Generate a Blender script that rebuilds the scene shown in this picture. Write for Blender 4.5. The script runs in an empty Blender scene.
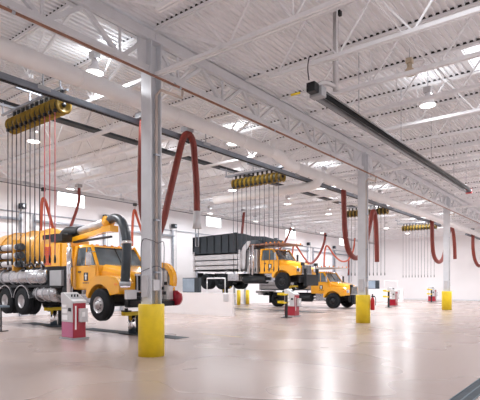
import bpy, math, random
from mathutils import Vector, Matrix
random.seed(7)
C = bpy.context.scene.collection
SC = bpy.context.scene
TH = math.radians(38.17); CT, ST = math.cos(TH), math.sin(TH)
CAMZ = 1.65; F = 474.6; HZ = 284.0

# ------------------------------------------------------------------ materials
def mat(name, col, rough=0.5, metal=0.0, noise=0.06, scale=3.0, bump=0.0, bscale=40.0, spec=0.5, coat=0.0, emit=None, estr=0.0):
    m = bpy.data.materials.new(name); m.use_nodes = True
    nt = m.node_tree; b = nt.nodes['Principled BSDF']
    b.inputs['Roughness'].default_value = rough; b.inputs['Metallic'].default_value = metal
    b.inputs['Specular IOR Level'].default_value = spec
    b.inputs['Coat Weight'].default_value = coat
    tc = nt.nodes.new('ShaderNodeTexCoord')
    n = nt.nodes.new('ShaderNodeTexNoise'); n.inputs['Scale'].default_value = scale; n.inputs['Detail'].default_value = 4
    nt.links.new(tc.outputs['Object'], n.inputs['Vector'])
    r = nt.nodes.new('ShaderNodeValToRGB')
    lo = [max(0, c * (1 - noise)) for c in col]; hi = [min(1, c * (1 + noise)) for c in col]
    r.color_ramp.elements[0].position = 0.3; r.color_ramp.elements[1].position = 0.7
    r.color_ramp.elements[0].color = (*lo, 1); r.color_ramp.elements[1].color = (*hi, 1)
    nt.links.new(n.outputs['Fac'], r.inputs['Fac']); nt.links.new(r.outputs['Color'], b.inputs['Base Color'])
    if bump:
        n2 = nt.nodes.new('ShaderNodeTexNoise'); n2.inputs['Scale'].default_value = bscale
        nt.links.new(tc.outputs['Object'], n2.inputs['Vector'])
        bp = nt.nodes.new('ShaderNodeBump'); bp.inputs['Strength'].default_value = bump; bp.inputs['Distance'].default_value = 0.01
        nt.links.new(n2.outputs['Fac'], bp.inputs['Height']); nt.links.new(bp.outputs['Normal'], b.inputs['Normal'])
    if emit:
        b.inputs['Emission Color'].default_value = (*emit, 1); b.inputs['Emission Strength'].default_value = estr
    return m

M = {}
M['deck'] = mat('painted_roof_deck', (.85, .86, .88), .6, noise=.03)
M['steel'] = mat('white_painted_steel', (.89, .90, .92), .5, noise=.03)
M['girder'] = mat('pale_grey_painted_steel', (.72, .74, .77), .5, noise=.04)
M['column'] = mat('grey_painted_column_steel', (.68, .71, .75), .45, noise=.06)
M['gapshade'] = mat('painted_flute_shade', (.035, .033, .035), .9, noise=.2)  # near-black that paints in the shade of the deck flute gaps
M['wall'] = mat('white_wall_panel', (.88, .86, .87), .6, noise=.02, scale=.6)
M['doorm'] = mat('white_door_panel', (.88, .86, .88), .5, noise=.02)
M['track'] = mat('galvanised_track', (.42, .45, .50), .4, .6, noise=.15)
M['duct'] = mat('white_duct', (.86, .85, .85), .45, noise=.03)
M['rail'] = mat('blue_grey_rail', (.20, .225, .265), .4, .2, noise=.15, scale=2)
M['pipe'] = mat('rust_brown_pipe', (.30, .15, .10), .5, noise=.2)
M['beigepipe'] = mat('beige_pipe', (.55, .47, .42), .5, noise=.1)
M['yellow'] = mat('safety_yellow', (.85, .62, .02), .45, noise=.07, scale=5)
M['truck'] = mat('truck_yellow_paint', (.82, .38, .015), .22, noise=.04, coat=.5)
M['truckb'] = mat('faded_yellow_paint', (.62, .31, .045), .4, noise=.2, coat=.2)
M['silver'] = mat('brushed_aluminium', (.50, .50, .52), .25, .95, noise=.25, scale=4)
M['alu'] = mat('pale_aluminium_body', (.58, .57, .58), .4, .4, noise=.08)
M['chrome'] = mat('chrome', (.85, .85, .87), .12, 1.0, noise=.03)
M['grille'] = mat('bright_grille', (.62, .62, .65), .3, .3, noise=.1)
M['rubber'] = mat('tyre_rubber', (.016, .018, .021), .8, spec=.2, noise=.2, bump=.3)
M['paint'] = mat('worn_yellow_paint', (.66, .52, .28), .4, noise=.15)
M['black'] = mat('black_metal', (.016, .018, .021), .5, spec=.3, noise=.2)
M['tarp'] = mat('dark_slate_steel', (.028, .038, .048), .6, noise=.15)
M['glass'] = mat('dark_cab_glass', (.07, .10, .12), .06, .0, noise=.5, scale=1.8, spec=.9, coat=.6)
M['hose'] = mat('brick_red_hose', (.20, .028, .018), .5, noise=.12, bump=.5, bscale=60)
M['hoseo'] = mat('orange_red_hose', (.45, .075, .03), .5, noise=.1)
M['bhose'] = mat('blue_black_rubber_hose', (.025, .035, .045), .4, noise=.2)
M['reel'] = mat('ochre_reel', (.32, .20, .02), .4, .2, noise=.3, scale=9)
M['coil'] = mat('dark_olive_coil', (.05, .036, .008), .6, noise=.4, scale=14)
M['cable'] = mat('dark_cable', (.06, .06, .08), .5, noise=.1)
M['redcable'] = mat('pink_red_cable', (.62, .16, .18), .5, noise=.1)
M['red'] = mat('crimson_cabinet_paint', (.34, .006, .025), .3, noise=.06, coat=.3)
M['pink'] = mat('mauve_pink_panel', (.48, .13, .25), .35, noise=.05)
M['grey'] = mat('light_grey_cabinet', (.58, .58, .60), .4, noise=.06)
M['midgrey'] = mat('mid_grey_enclosure', (.36, .37, .39), .4, noise=.06)
M['white'] = mat('white_label', (.88, .88, .90), .5, noise=.03)
M['bluegrey'] = mat('blue_grey_panel', (.30, .38, .47), .3, noise=.12, scale=2)
M['extred'] = mat('extinguisher_red', (.55, .015, .015), .3, noise=.05)
M['slate'] = mat('slate_drain_grate', (.025, .04, .055), .65, noise=.25, scale=8)
M['slatel'] = mat('pale_drain_edge', (.16, .21, .26), .4, noise=.15)
M['amber'] = mat('amber_lens', (.8, .25, .02), .2, noise=.05)
M['hoodm'] = mat('heater_reflector', (.16, .17, .18), .3, .8, noise=.1)
M['lens'] = mat('lamp_diffuser', (1, 1, 1), .4, emit=(1, .97, .93), estr=14, noise=0)
M['sky'] = mat('daylight_lens', (1, 1, 1), .4, emit=(.93, .96, 1), estr=3.2, noise=0)
M['pane'] = mat('daylight_pane', (.9, .95, 1), .2, emit=(.95, .98, 1), estr=5, noise=0)
M['beige'] = mat('beige_lamp_shade', (.62, .52, .38), .5, noise=.08)

def floor_mat():
    m = bpy.data.materials.new('polished_concrete'); m.use_nodes = True
    nt = m.node_tree; b = nt.nodes['Principled BSDF']; L = nt.links.new
    tc = nt.nodes.new('ShaderNodeTexCoord')
    n1 = nt.nodes.new('ShaderNodeTexNoise'); n1.inputs['Scale'].default_value = .3; n1.inputs['Detail'].default_value = 2; n1.inputs['Roughness'].default_value = .45
    n2 = nt.nodes.new('ShaderNodeTexNoise'); n2.inputs['Scale'].default_value = 2.2; n2.inputs['Detail'].default_value = 3
    L(tc.outputs['Object'], n1.inputs['Vector']); L(tc.outputs['Object'], n2.inputs['Vector'])
    r = nt.nodes.new('ShaderNodeValToRGB')
    r.color_ramp.elements[0].position = .3; r.color_ramp.elements[1].position = .72
    r.color_ramp.elements[0].color = (.40, .318, .29, 1); r.color_ramp.elements[1].color = (.46, .375, .345, 1)
    mx = nt.nodes.new('ShaderNodeMath'); mx.operation = 'MULTIPLY_ADD'; mx.inputs[1].default_value = .15
    L(n2.outputs['Fac'], mx.inputs[0])
    sc = nt.nodes.new('ShaderNodeMath'); sc.operation = 'MULTIPLY'; sc.inputs[1].default_value = .85
    L(n1.outputs['Fac'], sc.inputs[0]); L(sc.outputs[0], mx.inputs[2]); L(mx.outputs[0], r.inputs['Fac'])
    # saw-cut joints
    sp = nt.nodes.new('ShaderNodeSeparateXYZ'); L(tc.outputs['Object'], sp.inputs[0])
    outs = []
    for ax, per, off in (('X', 4.3, 1.2), ('Y', 4.2, 0.0)):
        a = nt.nodes.new('ShaderNodeMath'); a.operation = 'ADD'; a.inputs[1].default_value = 100 * per + off; L(sp.outputs[ax], a.inputs[0])
        w = nt.nodes.new('ShaderNodeMath'); w.operation = 'MODULO'; w.inputs[1].default_value = per; L(a.outputs[0], w.inputs[0])
        l = nt.nodes.new('ShaderNodeMath'); l.operation = 'LESS_THAN'; l.inputs[1].default_value = .018; L(w.outputs[0], l.inputs[0])
        outs.append(l)
    mm = nt.nodes.new('ShaderNodeMath'); mm.operation = 'MAXIMUM'; L(outs[0].outputs[0], mm.inputs[0]); L(outs[1].outputs[0], mm.inputs[1])
    ml = nt.nodes.new('ShaderNodeMath'); ml.operation = 'MULTIPLY'; ml.inputs[1].default_value = .35; L(mm.outputs[0], ml.inputs[0])
    mix = nt.nodes.new('ShaderNodeMix'); mix.data_type = 'RGBA'; L(ml.outputs[0], mix.inputs[0]); L(r.outputs['Color'], mix.inputs[6]); mix.inputs[7].default_value = (.22, .17, .16, 1)
    L(mix.outputs[2], b.inputs['Base Color'])
    rr = nt.nodes.new('ShaderNodeMapRange'); L(n1.outputs['Fac'], rr.inputs[0]); rr.inputs[1].default_value = .3; rr.inputs[2].default_value = .7; rr.inputs[3].default_value = .24; rr.inputs[4].default_value = .31
    L(rr.outputs[0], b.inputs['Roughness']); b.inputs['Specular IOR Level'].default_value = .6
    bp = nt.nodes.new('ShaderNodeBump'); bp.inputs['Strength'].default_value = .015; bp.inputs['Distance'].default_value = .02
    L(n2.outputs['Fac'], bp.inputs['Height']); L(bp.outputs['Normal'], b.inputs['Normal'])
    return m
M['floor'] = floor_mat()

# ------------------------------------------------------------------ mesh builder
class MB:
    def __init__(s): s.v = []; s.f = []; s.s = []
    def add(s, vs, fs, sm=False):
        o = len(s.v); s.v += [tuple(v) for v in vs]
        s.f += [tuple(i + o for i in f) for f in fs]
        s.s += [sm] * len(fs) if isinstance(sm, bool) else list(sm)
        return s
    def box(s, x0, x1, y0, y1, z0, z1):
        vs = [(x, y, z) for z in (z0, z1) for y in (y0, y1) for x in (x0, x1)]
        return s.add(vs, [(0, 2, 3, 1), (4, 5, 7, 6), (0, 1, 5, 4), (2, 6, 7, 3), (0, 4, 6, 2), (1, 3, 7, 5)])
    def bar(s, a, b, w, h=None):      # rectangular bar between two points
        a, b = Vector(a), Vector(b); h = h or w; d = (b - a).normalized()
        up = Vector((0, 0, 1)) if abs(d.z) < .95 else Vector((1, 0, 0))
        r = d.cross(up).normalized(); u = r.cross(d)
        vs = []
        for p in (a, b):
            for i, j in ((-1, -1), (1, -1), (1, 1), (-1, 1)): vs.append(p + r * (i * w / 2) + u * (j * h / 2))
        return s.add(vs, [(3, 2, 1, 0), (4, 5, 6, 7), (0, 1, 5, 4), (1, 2, 6, 5), (2, 3, 7, 6), (3, 0, 4, 7)])
    def tube(s, pts, r, n=10, cap=True, rads=None):
        pts = [Vector(p) for p in pts]; rings = []; prev = None
        for i, p in enumerate(pts):
            d = (pts[min(i + 1, len(pts) - 1)] - pts[max(i - 1, 0)]).normalized()
            if prev is None:
                up = Vector((0, 0, 1)) if abs(d.z) < .9 else Vector((1, 0, 0))
                u = d.cross(up).normalized()
            else:
                u = (prev - d * prev.dot(d)).normalized()
            w = d.cross(u); prev = u; rr = rads[i] if rads else r
            rings.append([p + (u * math.cos(2 * math.pi * k / n) + w * math.sin(2 * math.pi * k / n)) * rr for k in range(n)])
        vs = [v for R in rings for v in R]; fs = []; sm = []
        for i in range(len(rings) - 1):
            for k in range(n):
                k2 = (k + 1) % n
                fs.append((i * n + k, i * n + k2, (i + 1) * n + k2, (i + 1) * n + k)); sm.append(True)
        if cap:
            fs.append(tuple(range(n))[::-1]); fs.append(tuple((len(rings) - 1) * n + k for k in range(n))); sm += [False, False]
        return s.add(vs, fs, sm)
    def prism(s, prof, axis, a, b):   # prof = 2D polygon; axis X: (y,z); Y: (x,z); Z: (x,y)
        def mk(p, q):
            return {'X': (q, p[0], p[1]), 'Y': (p[0], q, p[1]), 'Z': (p[0], p[1], q)}[axis]
        n = len(prof); vs = [mk(p, a) for p in prof] + [mk(p, b) for p in prof]
        fs = [tuple(range(n))[::-1], tuple(range(n, 2 * n))] + [(i, (i + 1) % n, n + (i + 1) % n, n + i) for i in range(n)]
        return s.add(vs, fs)
    def lathe(s, prof, c, axis='X', n=24, smooth=True):   # prof = [(a along axis, r)]
        vs = []
        for a, r in prof:
            for k in range(n):
                t = 2 * math.pi * k / n; p, q = r * math.cos(t), r * math.sin(t)
                o = {'X': (a, p, q), 'Y': (p, a, q), 'Z': (p, q, a)}[axis]
                vs.append((c[0] + o[0], c[1] + o[1], c[2] + o[2]))
        fs = []
        for i in range(len(prof) - 1):
            for k in range(n):
                k2 = (k + 1) % n; fs.append((i * n + k, i * n + k2, (i + 1) * n + k2, (i + 1) * n + k))
        return s.add(vs, fs, smooth)
    def build(s, name, m, parent=None, bevel=0, loc=None):
        me = bpy.data.meshes.new(name)
        off = Vector(loc) if loc else Vector((0, 0, 0))
        me.from_pydata([tuple(Vector(v) - off) for v in s.v], [], s.f)
        me.polygons.foreach_set('use_smooth', s.s); me.materials.append(m)
        me.validate(); me.update()
        bm_fix(me)
        o = bpy.data.objects.new(name, me); C.objects.link(o)
        o.location = off
        if parent: o.parent = parent
        if bevel:
            md = o.modifiers.new('bevel', 'BEVEL'); md.width = bevel; md.segments = 2; md.limit_method = 'ANGLE'; md.angle_limit = .6
        return o
import bmesh
def bm_fix(me):
    bm = bmesh.new(); bm.from_mesh(me); bmesh.ops.recalc_face_normals(bm, faces=bm.faces[:]); bm.to_mesh(me); bm.free()

def tag(o, label, cat, group=None):
    o['label'] = label; o['category'] = cat
    if group: o['group'] = group
    return o
def thing(name, label, cat, loc=(0, 0, 0), group=None):
    o = bpy.data.objects.new(name, None); C.objects.link(o); o.location = loc; o.empty_display_size = .2
    return tag(o, label, cat, group)
def struct(name, mb, m, parent=None):
    o = mb.build(name, m, parent)
    if not parent: o['kind'] = 'structure'
    return o
def copy_tree(o, parent=None):
    c = o.copy(); C.objects.link(c); c.parent = parent
    for ch in list(o.children): copy_tree(ch, c)
    return c
def ray(px):
    t = (px - 240) / F
    return CT + t * ST, ST - t * CT      # X/D, Y/D
def onY(px, py, Y):                      # point of the vertical plane Y=const seen at a pixel
    a, b = ray(px); D = Y / b
    return Vector((a * D, Y, CAMZ + (HZ - py) / F * D))
def onX(px, py, X):
    a, b = ray(px); D = X / a
    return Vector((X, b * D, CAMZ + (HZ - py) / F * D))
def smooth_path(pts, n=6):
    pts = [Vector(p) for p in pts]; out = []
    for i in range(len(pts) - 1):
        p0 = pts[max(i - 1, 0)]; p1 = pts[i]; p2 = pts[i + 1]; p3 = pts[min(i + 2, len(pts) - 1)]
        for k in range(n):
            t = k / n
            out.append(.5 * ((2 * p1) + (p2 - p0) * t + (2 * p0 - 5 * p1 + 4 * p2 - p3) * t * t + (3 * p1 - p0 - 3 * p2 + p3) * t ** 3))
    out.append(pts[-1]); return out

# ------------------------------------------------------------------ the hall
XB, XF, YR, YL = -7.0, 51.0, -7.0, 24.0
ZD = 7.52
COLX = [7.35, 19.15, 32.1, 44.9]; CY = 8.38
struct('floor', MB().box(XB, XF, YR, YL, -.2, 0), M['floor'])
struct('wall_left', MB().box(XB, XF, YL, YL + .25, 0, ZD + .3), M['wall'])
struct('wall_far', MB().box(XF, XF + .25, YR, YL + .25, 0, ZD + .3), M['wall'])
struct('wall_right', MB().box(XB, XF, YR - .25, YR, 0, ZD + .3), M['wall'])
struct('wall_near', MB().box(XB - .25, XB, YR - .25, YL + .25, 0, ZD + .3), M['wall'])
# ribbed roof deck: one folded sheet with its ribs along the hall
SKX = [7.35 + 1.74 * (k + .5) for k in (-6, -3, 0, 3, 6, 9, 12, 15, 18, 21, 24)]
SKY = [(2.0, 1.0)]
def deck():
    mb = MB(); p = .15; prof = []
    y = YR
    while y < YL:
        prof += [(y, 0), (y + .055, 0), (y + .065, .045), (y + .14, .045)]; y += p
    prof.append((YL, 0))
    cuts = sorted({XB, XF} | {x - .78 for x in SKX} | {x + .78 for x in SKX})
    cuts = [c for c in cuts if XB <= c <= XF]
    vs = []; fs = []
    for x in cuts: vs += [(x, a, ZD + z) for a, z in prof]
    n = len(prof)
    for i in range(len(cuts) - 1):
        xm = (cuts[i] + cuts[i + 1]) / 2
        insk = any(abs(xm - s) < .78 for s in SKX)
        for k in range(n - 1):
            ym = (prof[k][0] + prof[k + 1][0]) / 2
            if insk and any(abs(ym - c) < h for c, h in SKY): continue
            fs.append((i * n + k, i * n + k + 1, (i + 1) * n + k + 1, (i + 1) * n + k))
    mb.add(vs, fs)
    mb.box(XB, XF, YR - .2, YR, ZD, ZD + .2)
    return mb
struct('ceiling', deck(), M['deck'])
struct('trim_1', MB().box(XB, XF, YL - .06, YL, ZD - .22, ZD), M['steel'])
struct('trim_2', MB().box(XF - .06, XF, YR, YL - .06, ZD - .22, ZD), M['steel'])
struct('baseboard_far', MB().box(XF - .03, XF, YR, YL, 0, .12), M['girder'])
struct('baseboard_left', MB().box(XB, XF, YL - .03, YL, 0, .12), M['girder'])

# skylights
def area(name, loc, sx, sy, power, col, parent=None, shape='RECTANGLE'):
    l = bpy.data.lights.new(name, 'AREA'); l.shape = shape; l.size = sx; l.size_y = sy; l.energy = power; l.color = col
    o = bpy.data.objects.new(name, l); C.objects.link(o); o.location = loc
    if parent: o.parent = parent
    return o
for sx in SKX:
    for sy, hy in SKY:
        t = thing('skylight', 'white translucent rooflight glowing between roof joists', 'skylight', (sx, sy, ZD), 'rooflights in the roof deck')
        mb = MB()
        a, b, h = .78, hy, .28
        mb.box(-a - .05, -a + .01, -b - .03, b + .03, -.02, h).box(a - .01, a + .05, -b - .03, b + .03, -.02, h)
        mb.box(-a, a, -b - .05, -b + .01, -.02, h).box(-a, a, b - .01, b + .05, -.02, h)
        mb.build('curb', M['deck'], t)
        MB().box(-a, a, -b, b, h - .03, h).build('lens', M['sky'], t)
        MB().box(-.015, .015, -b, b, h - .07, h - .03).build('glazing_bar', M['girder'], t)
        area('daylight', (0, 0, h - .09), 1.45, 2 * b - .1, 30, (.95, .97, 1), t)

# overhead doors and windows in the left wall
DOORS = [(8.0, 12.1), (13.0, 17.2), (18.6, 22.8), (25.4, 29.6), (31.2, 35.4), (37.0, 41.2), (42.5, 46.7), (47.2, 50.6)]
for i, (a, b) in enumerate(DOORS):
    mb = MB()
    k = 0; z = 0
    while z < 4.6:
        mb.box(a, b, YL - .06, YL, z, min(z + .51, 4.6)); z += .53
    d = struct('door_%d' % (i + 1), mb, M['doorm'])
    for xx in (a - .14, b + .02):
        tr = MB().box(xx, xx + .12, YL - .16, YL - .06, 0, 5.3)
        for q in range(15): tr.box(xx + .02, xx + .10, YL - .2, YL - .16, .3 + q * .33, .36 + q * .33)
        tr.build('door_track', M['track'], d)
    MB().tube([(a - .1, YL - .2, 4.95), (b + .1, YL - .2, 4.95)], .07).build('spring_shaft', M['track'], d)
    g = thing('door_operator', 'dark motor box beside the top of an overhead door', 'door opener', (b + .1, YL - .2, 5.5), 'door motor boxes on the left wall')
    MB().box(-.12, .18, -.14, .14, 0, .28).build('motor_housing', M['tarp'], g, bevel=.02)
    MB().tube([(.03, -.14, .14), (.03, -.2, .14)], .08).build('chain_wheel', M['track'], g)
    MB().tube([(.0, -.22, .1), (.0, -.22, -3.6)], .012, 5).build('pull_chain', M['cable'], g)
for i, (x0, x1) in enumerate([(14.3, 15.97), (26.4, 28.1), (37.4, 39.1), (48.4, 50.1)]):
    mb = MB(); z0, z1 = 6.02, 6.86; w = .06
    mb.box(x0 - w, x1 + w, YL - .03, YL + .0, z0 - w, z0).box(x0 - w, x1 + w, YL - .03, YL, z1, z1 + w)
    mb.box(x0 - w, x0, YL - .03, YL, z0, z1).box(x1, x1 + w, YL - .03, YL, z0, z1)
    wn = struct('window_%d' % (i + 1), mb, M['steel'])
    MB().box(x0, x1, YL - .012, YL - .001, z0, z1).build('pane', M['pane'], wn)

# ------------------------------------------------------------------ columns
def column(x, label, cable, sleeve_h=1.19):
    t = thing('steel_column', label, 'column', (x, CY, 0))
    h = 7.2; a = .16
    mb = MB().box(-a, -a + .025, -.17, .17, 0, h).box(a - .025, a, -.17, .17, 0, h).box(-a + .025, a - .025, -.012, .012, 0, h)
    mb.box(-.2, .2, -.2, .2, h - .03, h)
    mb.build('shaft', M['column'], t)
    s = MB().lathe([(0, .285), (0, .3), (sleeve_h - .03, .3), (sleeve_h, .285), (sleeve_h, .0)], (0, 0, 0), 'Z', 28, True)
    so = s.build('protective_sleeve', M['yellow'], t)
    dp = MB().tube([(.06, -.1, 1.1), (.06, -.1, 5.6), (.06, -.1, 6.0), (.12, -.18, 6.12), (.75, -.24, 6.12), (.75, -.26, 6.3)], .035, 8)
    dp.build('riser_pipe', M['beigepipe'], t)
    bd = MB()
    for z in (1.9, 3.1, 4.6): bd.box(.0, .14, -.16, -.06, z, z + .04)
    bd.build('pipe_clamp', M['track'], t)
    jb = MB().box(-.12, .06, -.22, -.14, 1.5, 1.75).box(-.22, -.165, -.1, .1, 1.35, 1.85)
    jb.build('switch_box', M['grey'], t, bevel=.01)
    if cable:
        c = MB().tube(smooth_path([(-.2, .1, 1.25), (-.2, .12, 1.9), (-.2, .1, 2.62), (-.2, -.2, 2.64), (.0, -.22, 2.58), (.2, -.2, 2.6), (.2, -.2, 2.0), (.2, -.2, 1.25)], 4), .009, 5)
        c.build('cable', M['cable'], t)
        c = MB().tube(smooth_path([(-.2, .2, 1.9), (-.2, -.05, 1.98), (.0, -.22, 2.06), (.22, -.2, 1.95)], 4), .009, 5)
        c.build('cable', M['cable'], t)
column(COLX[0], 'grey steel column with yellow base sleeve, nearest the camera', True)
column(COLX[1], 'grey steel column with yellow sleeve and fire extinguisher, second from the camera', False)
column(COLX[2], 'grey steel column with yellow sleeve far off near the end wall', False)

# ------------------------------------------------------------------ girder trusses
def girder(x0, x1, label, topz=7.42, botz=6.55, gw=(.42, .42)):
    t = thing('roof_girder', label, 'girder', (x0, CY, 0)); L = x1 - x0
    MB().box(.01, L - .01, -.13, -.02, topz - .22, topz).box(.01, L - .01, .02, .13, topz - .22, topz).box(.01, L - .01, -.02, .02, topz - .05, topz - .01).build('top_chord', M['girder'], t)
    MB().box(.17, L - .17, -.11, -.02, botz - .06, botz + .06).box(.17, L - .17, .02, .11, botz - .06, botz + .06).build('bottom_chord', M['girder'], t)
    n = max(2, round(L / 1.74)); p = L / n
    for i in range(n):
        a, m, b = i * p, (i + .5) * p, (i + 1) * p
        MB().bar((a + (.17 if i == 0 else .02), 0, topz - .2), (m - .03, 0, botz + .03), .085).build('web_member', M['girder'], t)
        MB().bar((m + .03, 0, botz + .03), (b - (.17 if i == n - 1 else .02), 0, topz - .2), .085).build('web_member', M['girder'], t)
        MB().bar((m, 0, botz + .03), (m, 0, topz - .2), .045).build('web_member', M['girder'], t)
    for e, w_ in ((.0, gw[0]), (L - gw[1], gw[1])):
        MB().box(e, e + w_, -.014, .014, botz - .05, topz - .05).build('gusset_plate', M['girder'], t)
gx = [-6.9] + COLX + [50.9]
gl = ['pale grey truss girder from the frame edge to the nearest column', 'pale grey truss girder between the first and second columns', 'pale grey truss girder between the second and third columns',
      'pale grey truss girder beyond the third column', 'pale grey truss girder running into the far end wall']
for i in range(5): girder(gx[i], gx[i + 1], gl[i], gw=(.42, .95) if i == 1 else (.95, .42) if i == 2 else (.42, .42))

# ------------------------------------------------------------------ roof joists
JT, JB_ = 7.51, 6.43
def joist_proto(y0, y1, label, group, flip):
    t = thing('roof_joist', label, 'joist', (0, 0, 0), group)
    MB().box(-.055, -.012, y0, y1, JT - .07, JT).box(.012, .055, y0, y1, JT - .07, JT).build('top_chord', M['steel'], t)
    s = 1 if not flip else -1
    ya, yb = (y0, y1)
    MB().box(-.06, -.014, ya + 2.0, yb - 2.0, JB_ - .04, JB_ + .04).box(.014, .06, ya + 2.0, yb - 2.0, JB_ - .04, JB_ + .04).build('bottom_chord', M['steel'], t)
    L = y1 - y0; n = max(3, round((L - 4.3) / 1.5)); p = (L - 4.3) / n
    MB().bar((0, y0 + .1, JT - .05), (0, y0 + 2.15, JB_), .06).build('web_member', M['steel'], t)
    MB().bar((0, y1 - .1, JT - .05), (0, y1 - 2.15, JB_), .06).build('web_member', M['steel'], t)
    for yy, sg in ((y0, 1), (y1, -1)):
        MB().bar((0, yy + sg * 2.15, JB_), (0, yy + sg * 1.25, JT - .05), .035).build('web_member', M['steel'], t)
    for i in range(n):
        a = y0 + 2.15 + i * p; m = a + p / 2; b = a + p
        MB().bar((0, a, JB_), (0, m, JT - .05), .035).build('web_member', M['steel'], t)
        MB().bar((0, m, JT - .05), (0, b, JB_), .035).build('web_member', M['steel'], t)
        if i % 2 == 0: MB().bar((0, a + .02, JB_), (0, a + .02, JT - .05), .022).build('web_member', M['steel'], t)
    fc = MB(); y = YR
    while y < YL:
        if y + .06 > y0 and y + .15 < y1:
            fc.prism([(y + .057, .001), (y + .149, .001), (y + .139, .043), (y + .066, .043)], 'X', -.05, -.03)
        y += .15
    # dark strips paint in the shade of the flute gaps over the top chord
    fo = fc.build('flute_shade', M['gapshade'], t); fo.location = (0, 0, ZD); fo['kind'] = 'stuff'
    return t
jl = joist_proto(8.52, 23.94, 'white open web steel joist between the column line and the left wall', 'roof joists over the truck bays', False)
jr = joist_proto(-6.95, 8.24, 'white open web steel joist over the drive aisle right of the columns', 'roof joists over the drive aisle', True)
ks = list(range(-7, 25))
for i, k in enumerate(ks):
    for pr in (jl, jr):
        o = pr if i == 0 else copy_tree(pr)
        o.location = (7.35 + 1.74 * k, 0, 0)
        if k in (0, 7, 14, 22):
            ya, yb = (8.56, 10.6) if pr is jl else (6.2, 8.2)
            MB().box(-.06, -.014, ya, yb, JB_ - .04, JB_ + .04).box(.014, .06, ya, yb, JB_ - .04, JB_ + .04).build('chord_extension', M['steel'], o)

# bridging rods along the hall
for y, z in ((3.2, 6.5), (-2.0, 6.5), (13.2, 6.5), (18.8, 6.5)):
    tag(MB().tube([(XB, y, z), (XF, y, z)], .014, 5).build('bridging_rod', M['steel']), 'thin white bridging rod tying the joist bottom chords together', 'rod', 'bridging rods under the roof')
for y in (5.7, .6, 15.8, 20.9):
    tag(MB().tube([(XB, y, 7.3), (XF, y, 7.3)], .014, 5).build('bridging_rod', M['steel']), 'thin white bridging rod tying the joist top chords together', 'rod', 'upper bridging rods under the deck')

# ------------------------------------------------------------------ pipes, ducts, rails
sp = thing('sprinkler_pipe', 'rust brown pipe running the length of the hall along the girder', 'pipe', (0, 8.1, 6.32))
MB().tube([(XB + .1, 0, 0), (XF - .1, 0, 0)], .028, 8).build('pipe_run', M['pipe'], sp)
hg = MB()
for k in range(14):
    x = -4 + 4 * k; hg.bar((x, .03, .0), (x, .22, .2), .02)
    hg.tube([(x - .03, 0, 0), (x + .03, 0, 0)], .034, 8)
hg.build('pipe_hanger', M['track'], sp)

DY, DZ, DR = 9.2, 6.17, .19
dt = thing('air_duct', 'large round white duct running beside the column row under the roof', 'duct', (0, 0, 0))
MB().tube([(XB + .2, DY, DZ), (13.4, DY, DZ)], DR, 20).build('duct_run', M['duct'], dt)
MB().tube(smooth_path([(13.3, DY, DZ), (13.8, DY, DZ), (14.5, DY - .02, DZ - .2), (15.0, DY - .02, DZ - .22)], 4), DR * 1.02, 20).build('duct_elbow', M['duct'], dt)
MB().tube([(14.9, DY - .02, DZ - .22), (XF - .1, DY - .02, DZ - .22)], DR, 20).build('duct_run', M['duct'], dt)
MB().tube([(13.55, DY, DZ + .1), (13.55, DY, DZ + .42)], .15, 14).build('duct_riser', M['duct'], dt)
for k in range(20):
    x = -5.6 + k * 2.9
    zc = DZ if x < 13.4 else DZ - .22
    if not 13.2 < x < 15.1: MB().tube([(x - .02, DY, zc), (x + .02, DY, zc)], DR + .008, 20).build('duct_band', M['duct'], dt)
MB().tube(smooth_path([(16.7, 9.15, 5.85), (16.7, 9.25, 5.65), (16.7, 9.6, 5.56), (16.7, 10.4, 5.56), (16.7, 14.6, 5.56)], 4), .18, 18).build('branch_duct', M['duct'], dt)

def exhaust_rail(name, label, x0, x1, y, z, m, w=.14, h=.2):
    t = thing(name, label, 'rail', (0, y, z))
    mb = MB().box(x0, x1, -w / 2, w / 2, -h / 2, h / 2).box(x0, x1, -w / 2 - .03, -w / 2, -h / 2, -h / 2 + .05).box(x0, x1, w / 2, w / 2 + .03, -h / 2, -h / 2 + .05)
    mb.build('track_profile', m, t)
    MB().box(x0, x1, -.035, .035, -h / 2 - .02, -h / 2).build('rubber_lip', M['black'], t)
    x = x0 + 1
    while x < x1:
        MB().bar((x, 0, h / 2), (x, 0, JB_ - z), .025).build('hanger', M['track'], t)
        MB().box(x - .15, x + .15, -w / 2 - .012, w / 2 + .012, -h / 2 + .06, h / 2 + .012).build('joint_sleeve', M['midgrey'], t)
        x += 5.22
exhaust_rail('exhaust_rail', 'long dark grey hose rail hung beside the white duct', -6.0, 35.5, 9.7, 5.84, M['rail'], .1, .14)
exhaust_rail('exhaust_rail', 'short dark hose rail hung near the far end wall, right of the third column', 43.0, 50.6, 9.7, 5.84, M['rail'], .1, .14)
exhaust_rail('exhaust_rail', 'pale grey hose rail running high in front of the left wall', -6.0, 50.6, 20.5, 6.1, M['alu'], .12, .16)
# cable tray in the joist space, and thin conduits
ct = thing('cable_tray', 'dark cable tray threaded through the joists above the truck bays', 'cable tray', (0, 13.3, 6.62))
MB().box(3, 33, -.13, .13, 0, .03).box(3, 33, -.15, -.13, 0, .08).box(3, 33, .13, .15, 0, .08).build('tray', M['tarp'], ct)
cc = MB()
for q in (-.09, .0, .09): cc.tube([(3, q, .06), (33, q, .06)], .03, 6)
cc.build('cables', M['black'], ct)
for y, z in ((23.93, 5.35),):
    tag(MB().tube([(XB, y, z), (50.9, y, z)], .03, 6).build('conduit', M['track']), 'thin galvanised conduit running along the left wall below its windows', 'conduit')

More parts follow.
